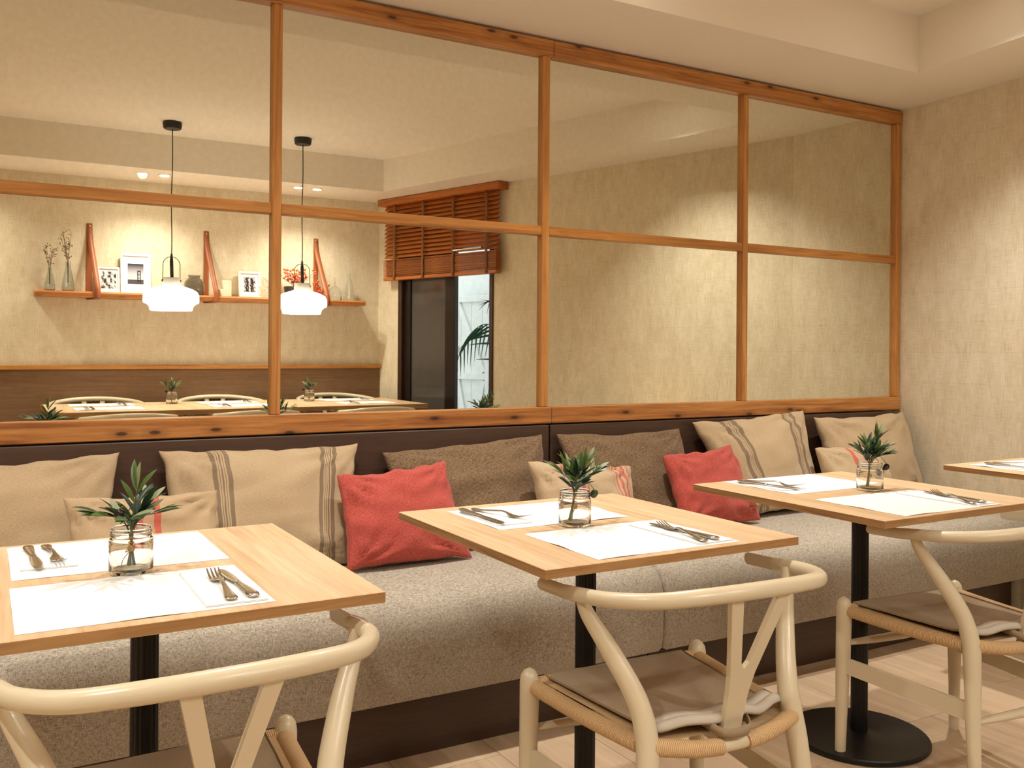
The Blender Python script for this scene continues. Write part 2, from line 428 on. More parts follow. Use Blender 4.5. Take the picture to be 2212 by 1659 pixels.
# ------------------------------------------------------------------ mirror wall
mir = thing('mirror', 'large wall mirror in a knotty pine grid above the bench', 'mirror', (0, D, 0))
YF, YB = -.020, .035
RB0, RB1, MB0, MB1, RT0 = .874, .938, 1.603, 1.640, 2.300
MX = [-.20, .850, 1.899, 2.944, 3.976]
xr0, xr1 = -1.25, 3.992
def rail(name, a, b, z0, z1, mat, y0=YF):
    MB().bbox(a, b, y0, YB, z0, z1, .0025).build(name, mat, mir)
for a, b in ((xr0, 1.9285), (1.9295, xr1)):
    rail('bottom_rail', a, b, RB0, RB1, 'pine_knotty', -.026)
    rail('top_rail', a, b, RT0, 2.362, 'pine_knotty', -.026)
for i, x in enumerate(MX): rail('stile', x - .016, x + .016, RB1, RT0, 'pine_z')
rail('stile', xr0, xr0 + .03, RB1, RT0, 'pine_z')
xs = [xr0 + .03] + [v for x in MX for v in (x - .016, x + .016)]
for a, b in zip(xs[0::2], xs[1::2]): rail('cross_bar', a, b, MB0, MB1, 'pine_x', -.018)
for a, b in zip(xs[0::2], xs[1::2]):
    for z0, z1 in ((RB1, MB0), (MB1, RT0)):
        MB().box(a - .006, b + .006, 0, .006, z0 - .006, z1 + .006).build('mirror_pane', 'mirror_glass', mir)
MB().box(xr0, xr1, .008, .034, RB0 + .005, 2.36).build('backing_board', 'black_matte', mir)

# ------------------------------------------------------------------ bench
def bench(x0, x1, label, closed_lo, closed_hi):
    t = thing('bench', label, 'bench', (x0, 0, 0)); L = x1 - x0
    prof = [(2.345, .190), (2.335, .20), (2.330, .24), (2.327, .34), (2.330, .385), (2.342, .420), (2.366, .446), (2.40, .457), (2.60, .463), (2.85, .462), (3.015, .458), (3.015, .19)]
    xsamp = [(0, .012), (.004, .005), (.014, 0), (.2, 0)] + [(L * k / 24, 0) for k in range(2, 23)] + [(L - .2, 0), (L - .014, 0), (L - .004, .005), (L, .012)]
    xsamp.sort(); rows = []
    for x, ins in xsamp:
        row = []
        for i, (y, z) in enumerate(prof):
            wob = .004 * noise.noise(Vector((x * 3 + x0, y * 4, z * 5))) if ins == 0 else 0
            cy, cz = 2.7, .32
            row.append((x, y + (ins if y < cy else -ins) + wob, z + (ins if z < cz else -ins) + (wob * .6 if i > 6 and i < 11 else 0)))
        row.append(row[0]); rows.append(row)
    m = MB().strip(rows); n = len(rows[0]) - 1
    m.add(rows[0][:-1], [tuple(range(n))]); m.add(rows[-1][:-1], [tuple(range(n - 1, -1, -1))])
    m.build('seat_cushion', 'bench_weave', t, True, 50)
    MB().bbox(.001, L - .001, 2.42, 3.01, .0, .188, .002).build('plinth', 'plinth_brown', t)
    MB().bbox(.0015, L - .0015, 3.035, 3.085, .19, .868, .003).build('back_panel', 'panel_brown', t)
bench(-1.25, 1.917, 'long grey upholstered bench with brown back, left of the seat seam', 1, 1)
bench(1.921, 3.930, 'grey upholstered bench ending at the wallpaper wall, right of the seat seam', 1, 1)

# ------------------------------------------------------------------ cushions
def cushion(name, label, mat, tl, tr, br, bl, thick, seed, group=None, pinch=.06, wr=.0085):
    TL, TR, BR, BL = map(Vector, (tl, tr, br, bl))
    cen = (TL + TR + BR + BL) / 4; nrm = ((TR - TL).cross(TL - BL)).normalized()
    if nrm.y > 0: nrm = -nrm
    N = 30; base = Vector((cen.x, cen.y, min(BL.z, BR.z)))
    vs, uvs, fs = [], [], []
    def pt(s, t, side):
        ss = s * (1 - pinch * (1 - t * t) ** 1.0); tt = t * (1 - pinch * 1.1 * (1 - s * s))
        a, b = (ss + 1) / 2, (tt + 1) / 2
        p = (BL * (1 - a) + BR * a) * (1 - b) + (TL * (1 - a) + TR * a) * b
        e = max(0., (1 - s * s)) * max(0., (1 - t * t))
        h = thick * .5 * e ** .42
        q = Vector((s * 1.6 + seed * 7.3, t * 1.6, seed * 1.7))
        rr = math.hypot(abs(s) - 1, abs(t) - 1); th = math.atan2(abs(t) - 1, abs(s) - 1)
        fold = math.sin(th * 13 + seed + 2 * noise.noise(q)) * math.exp(-((rr - .42) / .30) ** 2) * wr * 1.1
        wrk = wr * 1.6 * noise.noise(q * 1.4) + wr * noise.noise(q * 3.6)
        edge = min(1., e * 5)
        edg = Vector((wr * .9 * noise.noise(q * 2.5 + Vector((3, 1, 4))), 0, wr * 1.1 * noise.noise(q * 2.7))) * (1 if e < .25 else .4)
        return p + nrm * (side * h + (wrk + fold) * edge * (1 if side > 0 else .3)) + edg
    for side in (1, -1):
        o = len(vs)
        for i in range(N + 1):
            for k in range(N + 1):
                s, t = math.sin((2 * k / N - 1) * PI / 2 * .999) , math.sin((2 * i / N - 1) * PI / 2 * .999)
                vs.append(pt(s, t, side) - base); uvs.append(((s + 1) / 2, (t + 1) / 2))
        for i in range(N):
            for k in range(N):
                a = o + i * (N + 1) + k
                fs.append((a, a + 1, a + N + 2, a + N + 1))
    zmin = min(v.z for v in vs)
    m = MB(); m.add(vs, fs, uvs)
    o = m.build(name, mat, None, True)
    import bmesh as _b
    b = _b.new(); b.from_mesh(o.data); _b.ops.remove_doubles(b, verts=b.verts, dist=.0012); _b.ops.recalc_face_normals(b, faces=b.faces); b.to_mesh(o.data); b.free()
    o.location = (base.x, base.y, .4665 - zmin)
    return tag(o, label, 'cushion', group)
BIG = 'large cushions leaning on the bench back'; SMALL = 'small cushions in front on the bench'
cushion('bench_cushion', 'plain tan linen cushion at the far left end of the bench', 'linen_tan', (-0.264, 2.995, 0.825), (0.367, 3.015, 0.847), (0.335, 2.845, 0.475), (-0.254, 2.835, 0.475), .15, 1, BIG)
cushion('bench_cushion', 'tan linen cushion with two grey stripe bands beside the front red cushion', 'linen_grey_stripe', (0.481, 3.005, 0.845), (1.124, 3.010, 0.840), (1.047, 2.835, 0.475), (0.498, 2.845, 0.475), .16, 2, BIG)
cushion('bench_cushion', 'dark brown tweed cushion between the grey-striped and the red-lined cushions', 'tweed_brown', (1.215, 3.010, 0.807), (1.873, 3.020, 0.843), (1.829, 2.845, 0.475), (1.240, 2.845, 0.475), .14, 3, BIG)
cushion('bench_cushion', 'dark brown tweed cushion right of the back panel seam', 'tweed_brown', (1.932, 3.010, 0.835), (2.548, 3.017, 0.833), (2.530, 2.845, 0.475), (1.961, 2.845, 0.475), .14, 4, BIG)
cushion('bench_cushion', 'tan linen cushion with two grey stripe bands near the corner, behind the red cushion', 'linen_grey_wide', (2.602, 3.000, 0.864), (3.270, 3.010, 0.901), (3.221, 2.855, 0.475), (2.743, 2.845, 0.475), .16, 5, BIG)
cushion('bench_cushion', 'plain tan linen cushion in the corner by the wallpaper wall', 'linen_tan', (3.311, 2.985, 0.862), (3.945, 2.990, 0.868), (3.925, 2.845, 0.475), (3.353, 2.845, 0.475), .16, 6, BIG)
cushion('small_cushion', 'small tan cushion with one red stripe band behind the front left plant', 'linen_red_band', (.199, 2.79, .752), (.613, 2.80, .742), (.60, 2.70, .475), (.215, 2.69, .475), .13, 7, SMALL)
cushion('small_cushion', 'square red cushion between the left and the middle table', 'linen_red', (.993, 2.845, .756), (1.381, 2.86, .780), (1.425, 2.73, .475), (.985, 2.72, .475), .13, 8, SMALL)
cushion('small_cushion', 'small tan cushion with two groups of red lines behind the middle plant', 'linen_red_lines', (1.695, 2.83, .766), (2.14, 2.82, .724), (2.12, 2.72, .475), (1.71, 2.72, .475), .15, 9, SMALL)
cushion('small_cushion', 'square red cushion between the middle and the right table', 'linen_red', (2.316, 2.84, .752), (2.692, 2.86, .774), (2.755, 2.75, .475), (2.33, 2.73, .475), .13, 10, SMALL)
cushion('small_cushion', 'small tan cushion with a red stripe pair in the corner behind the right plant', 'linen_red_pair', (3.156, 2.83, .745), (3.56, 2.82, .738), (3.55, 2.72, .475), (3.17, 2.72, .475), .14, 11, SMALL)

# ------------------------------------------------------------------ tables
ZTOP = .75
def make_table(label, wx=.66, dy=.695):
    t = thing('cafe_table', label, 'table', (0, 0, 0), 0, 'square cafe tables along the bench')
    x, y = wx / 2, dy / 2
    m = MB().bbox(-x, x, -y, y, .731, ZTOP, .0012); o = m.build('table_top', ['oak_top', 'oak_edge', 'oak_edge_shaded_y'], t)
    for p in o.data.polygons:
        nn = p.normal
        if abs(nn.z) < .5: p.material_index = 1 if abs(nn.y) > abs(nn.x) else 2
    fl = []
    for k in range(48): fl.append(.0245 if k % 4 else .0228)
    vs = []
    for z in (.02, .722): vs += [(fl[k] * math.cos(2 * PI * k / 48), fl[k] * math.sin(2 * PI * k / 48), z) for k in range(48)]
    MB().add(vs, [(k, (k + 1) % 48, 48 + (k + 1) % 48, 48 + k) for k in range(48)]).build('column', 'black_metal', t, True, 40)
    MB().lathe([(0, .002), (.196, .002), (.200, .006), (.200, .014), (.197, .018), (.05, .022), (.04, .026), (0, .026)], 56).build('base_disc', 'black_metal', t, True, 40)
    MB().bbox(-.14, .14, -.14, .14, .722, .731, .002).build('mount_plate', 'black_metal', t)
    for sx, sy in ((-1, -1), (1, -1), (1, 1), (-1, 1)): MB().lathe([(0, 0), (.012, 0), (.012, .003), (0, .003)], 10, (sx * .12, sy * .12, 0)).build('foot', 'steel', t)
    return t
T1 = make_table('light oak cafe table nearest the camera at the left')
T1.location = (.265, 1.802, 0)
T2 = dup(T1, (1.243, 1.803, 0), 0, 'light oak cafe table in the middle of the row')
T3 = dup(T1, (2.232, 1.836, 0), 0, 'light oak cafe table at the right before the corner')
T4 = dup(T1, (3.381, 1.792, 0), 0, 'light oak cafe table cut by the right edge, by the wallpaper wall')
# the pedestal of the right table stands a little off centre
for ch in T3.children:
    if ch.name.split('.')[0] in ('column', 'base_disc', 'mount_plate', 'foot'): ch.location = (.06, .045, 0)

# far table, seen in the mirror
FT = thing('long_table', 'long oak dining table below the pendant lamps, seen in the mirror', 'table', (1.60, -.455, 0))
m = MB().bbox(-1.24, 1.22, -.47, .465, .735, .765, .0015); o = m.build('table_top', ['oak_top', 'oak_edge', 'oak_edge_shaded_y'], FT)
for p in o.data.polygons:
    if abs(p.normal.z) < .5: p.material_index = 1 if abs(p.normal.y) > abs(p.normal.x) else 2
for x in (-.8, 0, .8):
    MB().lathe([(.0245, .02), (.0245, .728)], 24, (x, 0, 0)).build('column', 'black_metal', FT, True, 40)
    MB().lathe([(0, .002), (.2, .002), (.2, .016), (.04, .022), (0, .022)], 40, (x, 0, 0)).build('base_disc', 'black_metal', FT, True, 40)
    MB().bbox(x - .14, x + .14, -.14, .14, .727, .735, .002).build('mount_plate', 'black_metal', FT)

# ------------------------------------------------------------------ wishbone chairs
def make_chair(label):
    t = thing('wishbone_chair', label, 'chair', (0, 0, 0), 0, 'cream wishbone chairs at the cafe tables')
    CR = 'cream_lacquer'
    for sx in (-1, 1):
        pts = [(sx * .236, .195, .0), (sx * .234, .193, .12), (sx * .231, .191, .28), (sx * .230, .190, .38), (sx * .230, .190, .430), (sx * .230, .190, .444), (sx * .230, .190, .454), (sx * .230, .190, .459)]
        MB().tube(pts, [.0145, .0165, .0205, .0215, .0215, .0190, .0125, .003], 18).build('front_leg', CR, t, True, 60)
        pts = spline([(sx * .222, -.235, 0), (sx * .205, -.212, .18), (sx * .186, -.192, .36), (sx * .178, -.180, .43), (sx * .186, -.158, .50), (sx * .220, -.118, .585), (sx * .252, -.088, .65), (sx * .262, -.078, .688)], 6)
        n = len(pts); rs = []
        for p in pts:
            z = p.z; rs.append(.0150 + .0075 * max(0, 1 - abs(z - .42) / .34) - (.004 * max(0, (z - .58) / .1) if z > .58 else 0))
        MB().tube(pts, rs, 18).build('rear_leg', CR, t, True, 60)
        # side stretcher: flat board
        MB().prism([(0, .236), (.388, .244), (.388, .286), (0, .282)], lambda p, q=sx: (q * (.196 + .036 * p[0] / .388) - .007, -.198 + p[0], p[1]), lambda p, q=sx: (q * (.196 + .036 * p[0] / .388) + .007, -.198 + p[0], p[1])).build('side_stretcher', CR, t)
    MB().tube([(-.228, .191, .325), (-.12, .191, .322), (0, .191, .320), (.12, .191, .322), (.228, .191, .325)], [.009, .0135, .0155, .0135, .009], 14, .8).build('front_stretcher', CR, t, True, 60)
    MB().tube([(-.196, -.203, .235), (-.1, -.203, .232), (0, -.203, .230), (.1, -.203, .232), (.196, -.203, .235)], [.008, .0125, .0145, .0125, .008], 14, .8).build('rear_stretcher', CR, t, True, 60)
    # bent top rail
    ctrl = [(-.272, -.030, .684), (-.270, -.085, .690), (-.250, -.165, .697), (-.195, -.238, .706), (-.105, -.279, .715), (0, -.291, .718)]
    ctrl = ctrl + [(-x, y, z) for x, y, z in reversed(ctrl[:-1])]
    pts = spline(ctrl, 7); L = len(pts)
    MB().tube(pts, [.0138 + .0020 * math.sin(PI * i / (L - 1)) for i in range(L)], 20).build('top_rail', CR, t, True, 60)
    for sx in (-1, 1):   # scooped arm ends: half-round, flat face turned inward
        rows = []
        for k in range(10):
            y = (-.034 + .090 * k / 4) if k < 5 else .056 + .0125 * math.sin((k - 4) / 5 * PI / 2)
            z = .6836 - .05 * (y + .03); r = .0138 if k < 5 else .0138 * math.cos((k - 4) / 5 * PI / 2 * .98)
            rows.append([(sx * (.2700 + r * math.cos(a)), y, z + r * math.sin(a)) for a in [(-PI / 2 + PI * q / 10) for q in range(11)]])
        m = MB().strip(rows)
        m.strip([[r[0], r[-1]] for r in rows]); m.add(rows[0], [tuple(range(11))])
        m.build('arm_end', CR, t, True, 40)
    # Y-shaped back splat
    Yp = [(-.022, .412), (.022, .412), (.024, .50), (.030, .545), (.072, .712), (.044, .712), (.010, .570), (0, .556), (-.010, .570), (-.044, .712), (-.072, .712), (-.030, .545), (-.024, .50)]
    def yy(z): return -.198 - (.088) * (max(0, z - .41) / .30) ** 1.15
    MB().prism(Yp, lambda p: (p[0], yy(p[1]) - .006, p[1]), lambda p: (p[0], yy(p[1]) + .006, p[1])).build('splat', CR, t)
    # seat: cord-wrapped rails and woven cord surface
    cs = t
    def cord(name, pts, r): MB().tube(pts, r, 14).build(name, 'paper_cord', cs, True, 60)
    cord('cord_rail', [(-.222, .190, .420), (0, .190, .416), (.222, .190, .420)], .0165)
    for sx in (-1, 1): cord('cord_rail', spline([(sx * .224, .178, .420), (sx * .205, .0, .416), (sx * .184, -.165, .418)], 5), .0170)
    cord('cord_rail', spline([(-.172, -.190, .420), (-.09, -.208, .408), (-.03, -.213, .404)], 5), .0165)
    cord('cord_rail', spline([(.172, -.190, .420), (.09, -.208, .408), (.03, -.213, .404)], 5), .0165)
    MB().tube([(-.034, -.213, .404), (.034, -.213, .404)], .0125, 14).build('rear_rail', CR, t, True, 60)
    m = MB(); rows = []; K = 16
    corners = [Vector((-.205, .180, .429)), Vector((.205, .180, .429)), Vector((.165, -.190, .424)), Vector((-.165, -.190, .424))]
    uv = []
    vs = []
    for i in range(K + 1):
        for k in range(K + 1):
            a, b = k / K, i / K
            p = (corners[3] * (1 - a) + corners[2] * a) * (1 - b) + (corners[0] * (1 - a) + corners[1] * a) * b
            s_, t_ = 2 * a - 1, 2 * b - 1
            p.z -= .014 * (1 - s_ * s_) * (1 - t_ * t_)
            vs.append(p); uv.append((p.x * 6, p.y * 6) if abs(s_) < abs(t_) else (p.y * 6, p.x * 6))
    m.add(vs, [(i * (K + 1) + k, i * (K + 1) + k + 1, (i + 1) * (K + 1) + k + 1, (i + 1) * (K + 1) + k) for i in range(K) for k in range(K)], uv)
    m.build('woven_seat', 'paper_cord', t, True)
    return t
CH = make_chair('cream wishbone chair cut by the bottom edge, at the left table')
CH.location = (.287, 1.545, 0); CH.rotation_euler = (0, 0, math.radians(2))
C2 = dup(CH, (1.272, 1.540, 0), math.radians(-3), 'cream wishbone chair at the middle table, whole back visible')
C3 = dup(CH, (2.364, 1.612, 0), math.radians(-4), 'cream wishbone chair at the right table, side and floor legs visible')
FARN = 'wishbone chairs around the long table seen in the mirror'
for x, lb in ((.80, 'leftmost'), (1.585, 'middle'), (2.42, 'rightmost')):
    dup(CH, (x, -.11, 0), PI, 'cream wishbone chair on the near side of the long table in the mirror, ' + lb, FARN, 1.04)
for x, lb in ((.70, 'leftmost'), (1.54, 'middle'), (2.42, 'rightmost')):
    dup(CH, (x, -.735, 0), 0, 'cream wishbone chair on the wall side of the long table in the mirror, ' + lb, FARN, 1.10)

# thin seat pads with a strap round the splat
def make_pad(label, loc, rz, seed):
    t = thing('seat_pad', label, 'seat pad', loc, rz, 'taupe seat pads tied to the wishbone chairs')
    c4 = [Vector((-.190, .196, 0)), Vector((.190, .196, 0)), Vector((.150, -.165, 0)), Vector((-.150, -.165, 0))]
    K = 20
    def surf(a, b, lift):
        p = (c4[3] * (1 - a) + c4[2] * a) * (1 - b) + (c4[0] * (1 - a) + c4[1] * a) * b
        s_, t_ = 2 * a - 1, 2 * b - 1
        z = .4345 - .011 * (1 - s_ * s_) * (1 - t_ * t_) + lift * (1 - max(abs(s_), abs(t_)) ** 6) + .002 * noise.noise(Vector((a * 5 + seed, b * 5, 1)))
        if b < .14: z += .012 * (1 - b / .14)
        return (p.x, p.y - (.012 * (1 - s_ * s_) if b < .1 else 0), z)
    m = MB()
    for lift, in ((.010,), (0.0,)):
        rows = [[surf(k / K, i / K, lift) for k in range(K + 1)] for i in range(K + 1)]
        m.strip(rows)
    for e in range(4):
        top = []; bot = []
        for k in range(K + 1):
            a, b = ((k / K, 0), (k / K, 1), (0, k / K), (1, k / K))[e]
            top.append(surf(a, b, .010)); bot.append(surf(a, b, 0))
        m.strip([[(x, y, z + .004) for x, y, z in top], [(x, y, z - .001) for x, y, z in bot]])
    m.build('pad_cover', 'pad_taupe', t, True, 50)
    # the rear edge is turned up and shows its pale felt underside
    rows = []
    for k in range(25):
        a = k / 24; x = -.158 + .316 * a
        y = -.163 - .030 * math.sin(PI * a)
        rip = .004 * math.sin(a * 17 + seed) + .004 * noise.noise(Vector((a * 6, seed, 0)))
        row = []
        for q in range(9):
            an = -.5 + 4.2 * q / 8
            row.append((x, y + .011 * math.cos(an) - .004 * math.sin(PI * a), .445 + rip + .008 * math.sin(PI * a) + .011 * math.sin(an)))
        rows.append(row)
    m = MB().strip(rows); m.strip([[(p[0], p[1] + .028, p[2] + .001) for p in (r[2],)] + [r[2]] for r in rows])
    o = m.build('felt_edge', 'felt', t, True)
    so = o.modifiers.new('thickness', 'SOLIDIFY'); so.thickness = .005
    pts = [(-.050, -.172, .446), (-.044, -.205, .440), (-.030, -.226, .434), (0, -.231, .432), (.030, -.226, .434), (.044, -.205, .440), (.050, -.172, .446)]
    sp_ = spline(pts, 5)
    o = MB().strip([[(p.x, p.y, p.z - .010) for p in sp_], [(p.x, p.y, p.z + .008) for p in sp_]]).build('strap', 'pad_taupe', t, True)
    so = o.modifiers.new('thickness', 'SOLIDIFY'); so.thickness = .0025
    return t
make_pad('taupe seat pad on the chair at the bottom left', CH.location, CH.rotation_euler.z, 1)
make_pad('taupe seat pad with pale felt back edge on the middle chair', C2.location, C2.rotation_euler.z, 4)
make_pad('taupe seat pad on the chair at the right table', C3.location, C3.rotation_euler.z, 9)

# ------------------------------------------------------------------ table setting
mats_me = None
def placemat(x0, x1, y0, y1, z, label, seed, group='white paper placemats on the cafe tables'):
    K = 14; m = MB()
    w_, h_ = x1 - x0, y1 - y0
    def p(a, b, lo):
        e = max(abs(2 * a - 1), abs(2 * b - 1)) ** 8
        wv_ = .0035 * e * max(0, noise.noise(Vector((a * 3.1 + seed, b * 3.1, seed))))
        return ((a - .5) * w_, (b - .5) * h_, .0006 + wv_ - (.0006 if lo else 0))
    for lo in (0, 1): m.strip([[p(k / K, i / K, lo) for k in range(K + 1)] for i in range(K + 1)])
    for e in range(4):
        ab = [((k / K, 0), (k / K, 1), (0, k / K), (1, k / K))[e] for k in range(K + 1)]
        m.strip([[p(a, b, 0) for a, b in ab], [p(a, b, 1) for a, b in ab]])
    o = m.build('placemat', 'paper_white', None, True, 40); o.location = ((x0 + x1) / 2, (y0 + y1) / 2, z + .0001)
    return tag(o, label, 'placemat', group)
def napkin(x0, x1, y0, y1, z, rz, label):
    w_, h_ = x1 - x0, y1 - y0
    t = thing('paper_napkin', label, 'napkin', ((x0 + x1) / 2, (y0 + y1) / 2, z), rz, 'folded white paper napkins')
    MB().bbox(-w_ / 2, w_ / 2, -h_ / 2, h_ / 2, 0, .0011, .0003).build('lower_fold', 'napkin_white', t)
    MB().bbox(-w_ / 2 + .001, w_ / 2 - .002, -h_ / 2 + .001, h_ / 2 - .001, .0015, .0026, .0003).build('upper_fold', 'napkin_white', t)
    return t

def loft(prof, nseg=10):
    # prof: (y along length, half width, half thickness, z) -> superellipse sections
    rows = []
    for y, hw, ht, z in prof:
        rows.append([(hw * math.copysign(abs(math.cos(a)) ** .8, math.cos(a)), y, z + ht * math.copysign(abs(math.sin(a)) ** .8, math.sin(a))) for a in [2 * PI * k / nseg for k in range(nseg + 1)]])
    m = MB().strip(rows); m.add(rows[0][:-1], [tuple(range(nseg))]); m.add(rows[-1][:-1], [tuple(range(nseg - 1, -1, -1))]); return m
def make_fork():
    t = thing('fork', '', 'fork', group='steel forks laid on the napkins')
    loft([(0, .004, .0012, .004), (.003, .0085, .0022, .004), (.010, .0105, .0026, .004), (.022, .0092, .0024, .0042), (.05, .0058, .0022, .006), (.08, .0040, .0022, .009), (.105, .0032, .0022, .011), (.118, .0036, .0020, .0095), (.126, .0070, .0016, .0065), (.134, .0110, .0012, .0042), (.146, .0124, .0010, .0032), (.152, .0126, .0010, .0034)]).build('handle', 'steel', t, True, 50)
    for k in range(4):
        x = -.0098 + .00653 * k
        m = loft([(.150, .0024, .0010, .0034), (.165, .0020, .0010, .0050), (.180, .0017, .0009, .0082), (.190, .0013, .0008, .0112), (.194, .0005, .0004, .0125)], 8)
        m.v = [(v[0] + x, v[1], v[2]) for v in m.v]; m.build('tine', 'steel', t, True, 50)
    return t
def make_knife():
    t = thing('knife', '', 'knife', group='steel knives laid on the napkins')
    loft([(0, .004, .0015, .0045), (.003, .0085, .0030, .0045), (.012, .0105, .0038, .0045), (.03, .0092, .0036, .0045), (.07, .0068, .0032, .0045), (.092, .0055, .0030, .0045), (.098, .0066, .0032, .0045), (.102, .0050, .0028, .0045)]).build('handle', 'steel', t, True, 50)
    m = loft([(.100, .0045, .0016, .0045), (.112, .0075, .0012, .0042), (.14, .0092, .0010, .0040), (.175, .0095, .0009, .0040), (.195, .0085, .0008, .0040), (.206, .0055, .0006, .0040), (.211, .0012, .0004, .0040)])
    m.build('blade', 'steel', t, True, 50)
    return t
def place_cut(proto_, first, hx, hy, tx, ty, z, label):
    rz = math.atan2(-(tx - hx), ty - hy)
    if first: o = proto_; o.location = (hx, hy, z); o.rotation_euler = (0, 0, rz); o['label'] = label; return o
    return dup(proto_, (hx, hy, z), rz, label)

zm = ZTOP + .0002
NAMES = [('left', T1), ('middle', T2), ('right', T3)]
mats = {('left', 'f'): (.045, .416, 1.480, 1.767), ('left', 'b'): (.050, .422, 1.824, 2.125), ('middle', 'f'): (1.046, 1.417, 1.475, 1.760), ('middle', 'b'): (1.022, 1.384, 1.825, 2.098), ('right', 'f'): (2.000, 2.396, 1.505, 1.794), ('right', 'b'): (2.018, 2.398, 1.890, 2.178)}
FK, KN = make_fork(), make_knife()
first = True
cut = {  # handle and tip of fork, then knife
 ('left', 'f'): ((.352, 1.500, .362, 1.70), (.388, 1.500, .378, 1.71)), ('left', 'b'): ((.117, 2.085, .132, 1.90), (.085, 2.085, .096, 1.88)),
 ('middle', 'f'): ((1.331, 1.487, 1.366, 1.70), (1.370, 1.492, 1.352, 1.70)), ('middle', 'b'): ((1.075, 2.065, 1.128, 1.90), (1.046, 2.070, 1.052, 1.87)),
 ('right', 'f'): ((2.300, 1.520, 2.385, 1.72), (2.345, 1.518, 2.372, 1.72)), ('right', 'b'): ((2.060, 2.130, 2.115, 1.96), (2.035, 2.130, 2.080, 1.95))}
for (nm, sd), (x0, x1, y0, y1) in mats.items():
    side = 'chair side' if sd == 'f' else 'bench side'
    placemat(x0, x1, y0, y1, zm, f'white paper placemat on the {side} of the {nm} table', len(nm) * 3 + ord(sd))
    if sd == 'f': nap = (x1 - .105, x1 - .006, y0 + .012, y0 + .255)
    else: nap = (x0 + .018, x0 + .115, y1 - .235, y1 - .03)
    zz = zm + .0045
    napkin(*nap, zm + .0012, math.radians(random.uniform(-2, 2)), f'folded white napkin on the {side} of the {nm} table')
    f_, k_ = cut[(nm, sd)]
    place_cut(FK, first, *f_, zz - .0005, f'steel fork on the {side} of the {nm} table')
    place_cut(KN, first, *k_, zz - .0005, f'steel knife on the {side} of the {nm} table')
    first = False
placemat(3.13, 3.50, 1.80, 2.09, zm, 'white paper placemat on the table cut by the right edge', 31)
napkin(3.15, 3.25, 1.85, 2.06, zm + .0012, 0, 'folded white napkin on the table cut by the right edge')
place_cut(FK, False, 3.225, 2.06, 3.26, 1.87, zm + .004, 'steel fork on the table cut by the right edge')
place_cut(KN, False, 3.175, 2.06, 3.195, 1.85, zm + .004, 'steel knife on the table cut by the right edge')
GF = 'place settings on the long table seen in the mirror'
for i, x in enumerate((.72, 1.56, 2.46)):
    for sd, y in (('mirror', -.30), ('wall', -.72)):
        lb = f'on the {sd} side of the long table in the mirror, ' + ('left', 'middle', 'right')[i]
        placemat(x - .20, x + .20, y - .14, y + .14, .7652, 'white paper placemat ' + lb, i * 5 + 50, GF)
        q = x + (.12 if sd == 'wall' else -.12)
        napkin(q - .05, q + .05, y - .09, y + .09, .7666, 0, 'folded white napkin ' + lb)
        place_cut(FK, False, q - .015, y - .08, q - .012, y + .1, .7696, 'steel fork ' + lb)
        place_cut(KN, False, q + .02, y - .08, q + .02, y + .1, .7696, 'steel knife ' + lb)

# ------------------------------------------------------------------ olive sprigs in glass jars
def leaf_mesh(mat):
    m = MB(); rows = []
    for i in range(7):
        u = i / 6; hw = .106 * math.sin(PI * min(1, u * .93 + .05)) ** .8 if 0 < i < 6 else .004
        z = .10 * math.sin(u * 2.2); rows.append([(u, -hw, z + .25 * hw), (u, 0, z), (u, hw, z + .25 * hw)])
    m.strip(rows); o = m.build('leaf', mat, None, True); me = o.data; bpy.data.objects.remove(o); return me
LEAF = {k: leaf_mesh(k) for k in ('leaf_dark', 'leaf_mid', 'leaf_pale', 'leaf_teal')}
om = MB().lathe([(0, -.0105), (.0045, -.0098), (.0078, -.006), (.0090, 0), (.0082, .005), (.0055, .009), (0, .0108)], 18)
def put_leaf(parent, p, d, L, mat, tw):
    o = bpy.data.objects.new('leaf', LEAF[mat]); COL.objects.link(o); o.parent = parent
    q = Vector(d).to_track_quat('X', 'Z'); o.rotation_mode = 'QUATERNION'
    from mathutils import Quaternion
    o.rotation_quaternion = q @ Quaternion((1, 0, 0), tw); o.location = p; o.scale = (L, L, L); return o

